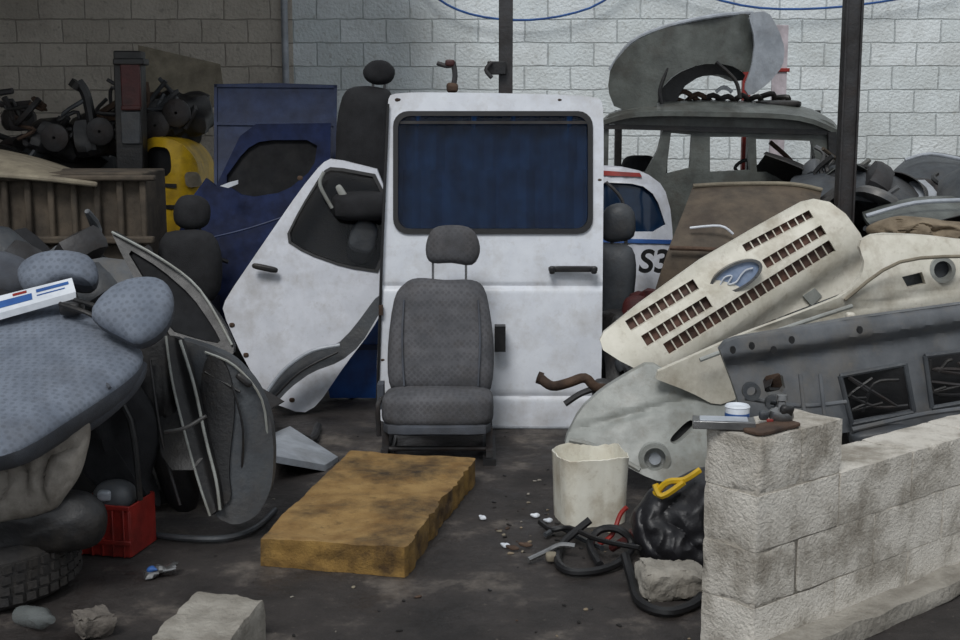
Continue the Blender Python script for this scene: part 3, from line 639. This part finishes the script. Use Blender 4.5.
# ================= FOAM =================
FL,FR,BR,BL=Vector((-.78,4.44,0)),Vector((-.262,4.32,0)),Vector((-.02,5.5,0)),Vector((-.575,5.62,0))
nu,nv=24,60;hgt=.115
def fp(i,j):
    a=i/nu;b_=j/nv
    p=FL.lerp(FR,a).lerp(BL.lerp(BR,a),b_)
    edge=max(0,(a-.8)/.2);p=p+Vector((.022*edge*noise.noise(Vector((0,b_*7,3)))+.012*edge*noise.noise(Vector((0,b_*30,3))),0,0))
    return p
vs=[];fs=[]
for i in range(nu+1):
    for j in range(nv+1):
        p=fp(i,j);e_=min(i,nu-i,j,nv-j);z=hgt+.006*noise.noise(p*6)+.004*noise.noise(p*20)-(.004 if e_==0 else 0)-(.02*max(0,noise.noise(p*3+Vector((9,0,0)))) )
        vs.append(Vector((p.x,p.y,z)))
for i in range(nu):
    for j in range(nv): fs.append((i*(nv+1)+j,(i+1)*(nv+1)+j,(i+1)*(nv+1)+j+1,i*(nv+1)+j+1))
m=M();m.add(vs,fs,foam)
bd=[(i,0) for i in range(nu)]+[(nu,j) for j in range(nv)]+[(i,nv) for i in range(nu,0,-1)]+[(0,j) for j in range(nv,0,-1)]
sv=[];sf=[];L=6
for k in range(L+1):
    for (i,j) in bd:
        t=vs[i*(nv+1)+j];z=t.z*(1-k/L)
        w=.010*noise.noise(Vector((t.x*14,t.y*14,z*25)))*(0 if k==0 else 1)
        cc=Vector((-.41,4.97,0));d_=(Vector((t.x,t.y,0))-cc).normalized();p=t+d_*w;p.z=max(0.001,z);sv.append(p)
n_=len(bd)
for k in range(L):
    for i in range(n_): j=(i+1)%n_;sf.append((k*n_+i,k*n_+j,(k+1)*n_+j,(k+1)*n_+i))
m.add(sv,sf,foams);m.build('foam_mattress',ang=50)
# ================= BLOCK WALL =================
A=Vector((.797,3.6,0));e1=Vector((.769,.639,0));e2=Vector((-.639,.769,0));ez=Vector((0,0,1))
def block(mb,s0,z0,L_,W_,Hh,mt,w0=0,jit=.006,base=A,E1=e1,E2=e2,seed=0,cor=.002,ero=.008,hf=.5):
    n1,n2,n3=20,10,8
    def pt(a,b_,c_):
        q=base+E1*(s0+a*L_)+E2*(w0+b_*W_)+ez*(z0+c_*Hh)
        cen=base+E1*(s0+.5*L_)+E2*(w0+.5*W_)+ez*(z0+.5*Hh)
        k=sum(1 for t in (a,b_,c_) if t<.001 or t>.999)
        q=q+(cen-q).normalized()*((cor+ero*max(0,noise.noise(q*9+Vector((seed,seed,1)))))*(k-1) if k>1 else 0)
        d=Vector((noise.noise(q*14+Vector((seed,0,0))),noise.noise(q*14+Vector((0,seed,7))),noise.noise(q*14+Vector((3,0,seed)))))
        d+=hf*Vector((noise.noise(q*45),noise.noise(q*45+Vector((4,0,0))),noise.noise(q*45+Vector((0,9,0)))))
        return q+d*jit
    for ax in range(3):
        for side in (0,1):
            N=[n1,n2,n3];o=[x for x in range(3) if x!=ax];na,nb=N[o[0]],N[o[1]];V=[];Fc=[]
            for i in range(na+1):
                for j in range(nb+1):
                    t=[0,0,0];t[ax]=side;t[o[0]]=i/na;t[o[1]]=j/nb;V.append(pt(*t))
            for i in range(na):
                for j in range(nb): Fc.append((i*(nb+1)+j,(i+1)*(nb+1)+j,(i+1)*(nb+1)+j+1,i*(nb+1)+j+1))
            mb.add(V,Fc,mt)
m=M()
for r in range(4):
    z=r*.17
    if r%2==0: spans=[(0,.396),(.4,.796),(.8,1.196),(1.2,1.596),(1.6,1.996)]
    else: spans=[(0,.196),(.2,.596),(.6,.996),(1.0,1.396),(1.4,1.796)]
    if r==3: spans=[(0,.196),(.2,.40)]
    for k,(a,b_) in enumerate(spans): block(m,a,z+.0015,b_-a,.2,.167,blkwh,seed=r*7+k,w0=0,jit=.0022,cor=.0015,ero=.009,hf=.3)
RW=Matrix(((e1.x,e2.x,0),(e1.y,e2.y,0),(0,0,1)))
m.box(A+e1*1.0+e2*.1+ez*.25,(1.985,.192,.5),mort,RW);m.box(A+e1*.2+e2*.1+ez*.335,(.392,.192,.66),mort,RW)
block(m,-.04,0,2.1,.14,.06,conc,w0=-.1,seed=3,jit=.012)
m.build('low_block_wall',ang=60)
zt=.68
def W_(a,b_,z=0): return A+e1*a+e2*b_+ez*(zt+z)
m=M();m.rbox(W_(.12,.05,.007),(.2,.08,.014),rust,RW,n=6,nz=.01);m.build('tile_shard')
m=M();m.box(W_(.02,.15,.016),(.18,.075,.024),chrome,rotm(0,0,-8));m.box(W_(.02,.15,.029),(.14,.055,.004),lgrey,rotm(0,0,-8));m.build('metal_box',.003)
m=M();cc=W_(.10,.165,.0);m.lathe(cc,[(.001,0),(.036,0),(.036,.05),(.038,.052),(.034,.057),(.030,.05),(.001,.05)],paper_glint);m.lathe(cc+ez*.012,[(.0368,0),(.0368,.022)],bluep);m.build('tin_can')
m=M();cc=W_(.2,.08,.012);m.lathe(cc,[(.001,0),(.034,0),(.038,.01),(.034,.028),(.014,.038),(.012,.055),(.017,.06),(.015,.075),(.001,.077)],chrome);m.rbox(cc+Vector((.012,-.02,.03)),(.04,.03,.035),blk,nz=.01,ns=30);m.rbox(cc+Vector((-.05,.0,.012)),(.03,.03,.03),shell,nz=.01,ns=30);m.rbox(cc+Vector((-.04,-.03,.003)),(.02,.01,.012),red);m.build('glue_jar')
# ================= BAG, HOSES =================
m=M()
m.pillow([(630,520),(648,492),(672,480),(700,468),(722,470),(724,540),(714,578),(690,574),(672,586),(655,570),(640,556)],lambda u,v:4.62-.0012*(v-470),.10,.12,bagm,nz=.03,ns=9,p=2.2,K=30,smooth=10,fold=.04,fdir=(1,.3,.35),ff=38);m.build('black_bag')
m=M();m.tube([P(655,494,4.5),P(668,482,4.48),P(684,480,4.48),P(700,470,4.5)],.012,yell,seg=6);m.tube([P(655,484,4.5),P(662,496,4.48),P(684,482,4.46)],.012,yell,seg=6);m.build('yellow_strap')
def fl(u,v,z=.02): return G(u,v,z)
m=M();m.tube([fl(590,520,.1),fl(575,532,.06),fl(562,545,.03),fl(558,562,.02),fl(572,572,.02),fl(600,570,.02),fl(622,560,.03),fl(632,545,.05),fl(620,530,.1),fl(600,530,.09),fl(590,545,.05),fl(600,565,.03)],.015,rub,seg=8)
m.tube([fl(625,555,.08),fl(632,580,.03),fl(640,602,.02),fl(665,612,.02),fl(690,606,.02),fl(702,596,.03)],.017,rub,seg=8)
m.tube([fl(540,522,.02),fl(552,530,.03),fl(570,528,.05),fl(600,540,.09),fl(640,548,.12)],.010,rub,seg=7);m.tube([fl(545,535),fl(560,528,.03),fl(580,538,.02),fl(602,548,.05)],.010,shell,seg=7)
m.build('rubber_hose')
m=M();m.tube([fl(598,545,.03),fl(612,535,.07),P(620,515,4.6),P(627,507,4.6)],.009,red);m.tube([fl(612,548,.04),fl(624,541,.08)],.016,dred);m.rbox(P(636,535,4.62),(.05,.05,.04),dred,nz=.02);m.build('hand_tool')
m=M();m.tube([fl(528,560),fl(545,552,.03),fl(560,545,.05),fl(575,546,.05)],.010,chrome);m.rbox(fl(553,557,.02),(.05,.05,.03),beige,nz=.01);m.build('metal_handle')
def chunk(name,u,v,L_,W__,Hh,ang,seed,jit=.02,mt=conc):
    m=M();g=G(u,v);E1=Vector((cos(radians(ang)),sin(radians(ang)),0));E2=Vector((-E1.y,E1.x,0));g=g-E1*L_/2-E2*W__/2;g.z=0
    block(m,0,.006,L_,W__,Hh,mt,base=g,E1=E1,E2=E2,jit=jit,seed=seed,cor=.012);m.build(name,ang=60)
chunk('concrete_chunk',672,594,.22,.16,.09,8,3)
# ================= LEFT HEAP =================
def hH(x,y):
    ed=-1.62+.55*min(1,max(0,(y-4.75)/.7))-.1*max(0,y-5.4)
    return .95*min(1,max(0,(ed-x)/.5))*min(1,max(0,(y-4.2)/.7))*(1 if y<6.2 else max(0,(6.8-y)/.6))
m=M();mound(m,(-3.6,-1.0),(4.3,6.8),lambda x,y:hH(x,y)*.85,earth,34)
scrap(m,150,(-3.2,-1.2),(4.6,6.4),lambda x,y:hH(x,y)*.98,[blk,shell,shell,fabk,steel,blk,dgrey,fabk],1.1)
m.build('scrap_heap')
m=M();m.pillow([(-40,235),(0,226),(18,236),(45,262),(40,290),(-40,300)],5.6,.12,.1,shell);m.pillow([(-60,262),(-10,250),(28,262),(50,285),(20,300),(-60,300)],5.2,.1,.1,fabs);m.build('car_seat_back')
m=M();m.pillow([(18,272),(34,258),(62,253),(90,258),(98,274),(92,286),(66,284),(40,294),(24,290)],lambda u,v:5.0-.003*(v-270),.06,.09,fab,p=4,side=fabs);m.build('headrest')
m=M();df=lambda u,v:4.75-.0065*(v-310)
m.pillow([(-90,335),(-40,322),(10,316),(58,305),(90,314),(128,338),(142,352),(140,368),(118,388),(70,420),(20,450),(-30,462),(-100,470)],df,.05,.13,fab,p=5,side=fabs,dent=dn)
m.pillow([(-90,350),(0,350),(80,390),(142,362),(140,380),(104,412),(50,444),(0,466),(-90,492)],lambda u,v:4.45-.004*(v-340)+.1,.05,.1,fabs,p=5)
m.tube([P(30,314,4.68),P(70,345,4.45),P(110,388,4.2)],.006,fabs)
m.pillow([(92,318),(104,296),(128,282),(158,280),(172,292),(173,312),(162,332),(140,344),(122,338)],lambda u,v:4.45-.003*(v-310),.05,.08,fab,p=5,side=fabs)
m.tube([P(60,304,4.55),P(85,312,4.5),P(105,322,4.5)],.009,blk);m.tube([P(75,300,4.6),P(95,306,4.55),P(115,318,4.5)],.009,blk)
m.rbox(P(72,308,4.6),(.08,.08,.05),blk)
m.build('blue_grey_seat')
m=M();a=[P(-20,304,4.62),P(72,281,4.7),P(76,295,4.6),P(-20,322,4.5)]
m.add([p+Vector((0,0,.012)) for p in a]+[p-Vector((0,0,.012)) for p in a],[(0,1,2,3),(7,6,5,4),(0,4,5,1),(1,5,6,2),(2,6,7,3),(3,7,4,0)],paper_glint)
def strip(u0,v0,u1,v1,mt_):
    def q(s,t): return a[0].lerp(a[1],s).lerp(a[3].lerp(a[2],s),t)+Vector((0,0,.0135))
    m.add([q(u0,v0),q(u1,v0),q(u1,v1),q(u0,v1)],[(0,1,2,3)],mt_)
strip(.1,.35,.55,.75,bluep);strip(.6,.2,.95,.4,bluep);strip(.6,.55,.9,.62,bluep);strip(.35,.1,.5,.25,red)
m.build('cardboard_box')
m=M();m.pillow([(-50,470),(0,448),(50,432),(84,420),(90,432),(80,470),(64,500),(50,512),(10,520),(-50,528)],lambda u,v:4.15-.001*(v-430),.05,.1,sack,nz=.02,ns=7,p=2.8,K=34,smooth=12,fold=.04,fdir=(1,0,-.5),ff=30);m.build('dirty_sack')
m=M();m.pillow([(-40,515),(20,498),(70,492),(98,504),(106,522),(98,544),(60,552),(-40,560)],lambda u,v:4.14,.07,.14,blk,nz=.02,ns=6,p=3,K=14,smooth=5);m.build('seat_foam_shell')
m=M();df=lambda u,v:5.1-.002*(v-240)
out=sm([(110,230),(128,240),(165,262),(200,292),(225,325),(236,352),(222,360),(196,352),(160,345),(140,290),(122,255)],1);inn=sm([(124,246),(160,268),(192,296),(214,328),(222,344),(200,340),(168,330),(148,286)],1)
m.panel(out,[inn],df,.04,blk,grid=9);m.panel(inn,[],lambda u,v:df(u,v)+.02,.005,mglass,grid=10);m.tube([P(112,232,5.1),P(160,258,5.04),P(200,290,4.98),P(232,345,4.88)],.005,mgrey,seg=6)
m.panel(sm([(160,345),(196,352),(225,360),(240,372),(232,392),(200,470),(165,470),(150,400)],1),[],lambda u,v:df(u,v)+.03,.05,blk,grid=10);m.build('car_door')
m=M();df=lambda u,v:4.85-.0006*(v-340)-.07*sin(pi*min(1,max(0,(u-170)/110)))
m.panel(sm([(172,338),(200,345),(232,358),(256,384),(270,415),(274,450),(272,488),(258,516),(236,526),(216,518),(204,492),(190,430)],2),[],df,.07,shell,grid=8)
m.tube([P(205,352,4.77),P(235,366,4.75),P(262,400,4.76),P(268,450,4.78)],.005,mgrey,seg=6);m.tube([P(205,372,4.76),P(240,392,4.73)],.006,blk,seg=6)
m.rbox(P(244,380,4.74),(.07,.03,.025),blk,rotm(0,40,0));m.panel(sm([(205,352),(226,362),(236,400),(228,470),(232,500),(216,510),(206,480),(196,420)],2),[],lambda u,v:df(u,v)-.015,.03,blk,grid=8)
m.tube([P(232,385,4.72),P(243,430,4.71),P(240,490,4.72)],.005,blk,seg=6)
m.build('door_trim_panel')
m=M()
L1=[P(166,336,4.76),P(172,380,4.73),P(184,430,4.70),P(198,480,4.67),P(210,516,4.64)]
L2=[P(180,340,4.74),P(194,385,4.71),P(206,440,4.68),P(216,480,4.65),P(220,510,4.63)]
m.loft([L1,[a.lerp(b_,.5)+Vector((0,.02,0)) for a,b_ in zip(L1,L2)],L2],blk,th=.03,sub=4)
m.tube(L1,.005,mgrey,seg=8);m.tube(L2,.006,mgrey,seg=8);m.tube([P(165,432,4.62),P(185,428,4.6),P(206,416,4.6)],.007,chrome);m.build('door_seal_trim')
m=M();m.pillow([(70,390),(100,370),(128,375),(150,400),(160,440),(150,480),(160,505),(120,500),(90,480),(74,440)],4.75,.1,.1,fabk,nz=.04);m.pillow([(128,330),(160,325),(175,350),(184,400),(200,470),(196,510),(170,506),(150,450),(135,390)],4.85,.08,.08,blk,nz=.02)
m.tube([P(100,380,4.66),P(130,420,4.62),P(140,500,4.6)],.012,blk);m.tube([P(150,360,4.76),P(162,440,4.72),P(180,505,4.7)],.006,steel)
m.build('black_seat_shell')
# crate
m=M();c=G(110,557);c.y+=.1;R=rotm(0,0,-12)
for sx,sy,dx,dy in ((.21,.008,0,-.1),(.21,.008,0,.1),(.008,.2,-.105,0),(.008,.2,.105,0)):
    m.box(Vector((c.x,c.y,.1))+R@Vector((dx,dy,0)),(sx,sy,.19),red,R)
m.box(Vector((c.x,c.y,.01)),(.21,.2,.01),red,R)
for k in range(5): m.box(Vector((c.x,c.y,.1))+R@Vector((-.085+.0425*k,-.108,0)),(.008,.01,.19),red,R)
for z in (.06,.19): m.box(Vector((c.x,c.y,z))+R@Vector((0,-.108,0)),(.225,.014,.018),red,R)
m.rbox(Vector((c.x,c.y,.2)),(.15,.14,.12),dgrey,R,n=2.5);m.rbox(Vector((c.x-.02,c.y-.06,.22)),(.05,.04,.04),lgrey)
m.build('red_crate',.003)
def tyrem(name,c,R,r=.3,w=.19):
    m=M();pr=[]
    for (rr_,z) in ((.6,-.42),(.64,-.5),(.8,-.55),(.93,-.5),(.985,-.4),(1,-.2),(1,.2),(.985,.4),(.93,.5),(.8,.55),(.64,.5),(.6,.42),(.66,.2),(.66,-.2),(.6,-.42)): pr.append((rr_*r,z*w))
    m.lathe(c,pr,tyre,R,seg=48)
    for k in range(44):
        a=2*pi*k/44
        for z in (-.3,-.1,.1,.3):
            m.box(Vector(c)+R@Vector((cos(a+z*.1)*r*1.005,sin(a+z*.1)*r*1.005,z*w)),(.012,.03,w*.14),tyre,R@rotm(0,0,math.degrees(a)+(12 if z>0 else -12)))
    return m.build(name)
tyrem('car_tyre',(-1.69,4.24,.105),rotm(2,-1,0),.31,.18)
m=M()
p0=G(150,637,.13);p1=G(197,591,.13);p2=G(265,599,.13)
ea=(p2-p1).normalized();eb=(p0-p1).normalized();base=p1.copy();base.z=0
block(m,0,.0,(p2-p1).length,(p0-p1).length,.13,conc,base=base,E1=ea,E2=eb,jit=.008,seed=9);m.build('concrete_block',ang=60)
chunk('rubble_stone',94,634,.10,.10,.06,30,5,mt=dconc)
m=M();g=G(36,628);m.lathe((g.x,g.y,.035),[(.001,-.09),(.03,-.088),(.034,-.06),(.034,.04),(.014,.075),(.013,.095),(.001,.096)],mat('clear_plastic',S(130,136,136),rough=.2,bump=.1,alpha=.5),rotm(80,0,50));m.build('plastic_bottle')
m=M();g=G(162,576);m.rbox((g.x,g.y,.02),(.10,.06,.03),chrome,rotm(0,0,20),n=2.5,nz=.05,ns=30);m.rbox((g.x-.02,g.y-.02,.03),(.04,.03,.02),bluep,n=2.5,nz=.02,ns=30);m.build('foil_wrapper',ang=20)
m=M();a=[G(272,436,.03),G(290,428,.05),G(338,459,.01),G(325,467,.02),G(274,458,.12)]
m.add([p+Vector((0,0,.01)) for p in a]+[Vector((p.x,p.y,max(0,p.z-.02))) for p in a],[(0,1,2,3,4),(9,8,7,6,5)]+[(i,(i+1)%5,(i+1)%5+5,i+5) for i in range(5)],lgrey);m.build('sheet_metal_shard')
m=M();m.tube([G(150,534,.015),G(185,538,.02),G(225,538,.02),G(255,528,.02),G(275,510,.015)],.012,shell,seg=8);m.tube([G(290,430,.02),G(310,440,.03),G(318,426,.02)],.02,blk);m.build('rubber_strip')
m=M();dm=[beige,rust,conc,steel,blk,earth,earth,tan,blk]
for _ in range(150):
    u=random.uniform(200,700);v=random.uniform(425,640)
    if random.random()<.35: u=random.gauss(535,35);v=random.gauss(530,20)
    if v<425: continue
    g=G(u,v)
    if (-.85<g.x<.05 and 4.25<g.y<5.7): continue
    s_=random.uniform(.004,.012);m.rbox((g.x,g.y,s_*.3),(s_*random.uniform(1,2.6),s_*1.1,s_*.6),random.choice(dm),rotm(random.uniform(-20,20),0,random.uniform(0,360)),n=4,seg=8,rings=5,nz=s_*.6,ns=60)
for (u,v) in ((535,518),(482,520),(548,523),(505,548)): g=G(u,v);m.rbox((g.x,g.y,.01),(.035,.02,.015),paper_glint,rotm(0,0,u),n=3,nz=.01,ns=50)
for (u,v) in ((512,551),(525,548)): g=G(u,v);m.rbox((g.x,g.y,.012),(.05,.02,.015),rust,rotm(0,0,u),n=3,nz=.01,ns=50)
m.build('floor_debris')
# ================= LIGHT, WORLD, CAMERA =================
w=bpy.data.worlds.new('overcast');bpy.context.scene.world=w;w.use_nodes=True
bg=w.node_tree.nodes['Background'];bg.inputs[0].default_value=(.88,.94,1,1);bg.inputs[1].default_value=.62
sl=bpy.data.lights.new('daylight','SUN');sl.energy=1.7;sl.angle=radians(22);sl.color=(1,.985,.96)
so=bpy.data.objects.new('daylight',sl);bpy.context.collection.objects.link(so);so.rotation_euler=Vector((.3,1,-1.25)).to_track_quat('-Z','Y').to_euler()
cam=bpy.data.cameras.new('camera');co=bpy.data.objects.new('camera',cam);bpy.context.collection.objects.link(co)
cam.sensor_width=36;cam.lens=F/960*36;co.location=(0,0,H);co.rotation_euler=(radians(90)-PIT,0,0)
bpy.context.scene.camera=co
bpy.context.scene.view_settings.view_transform='Standard'
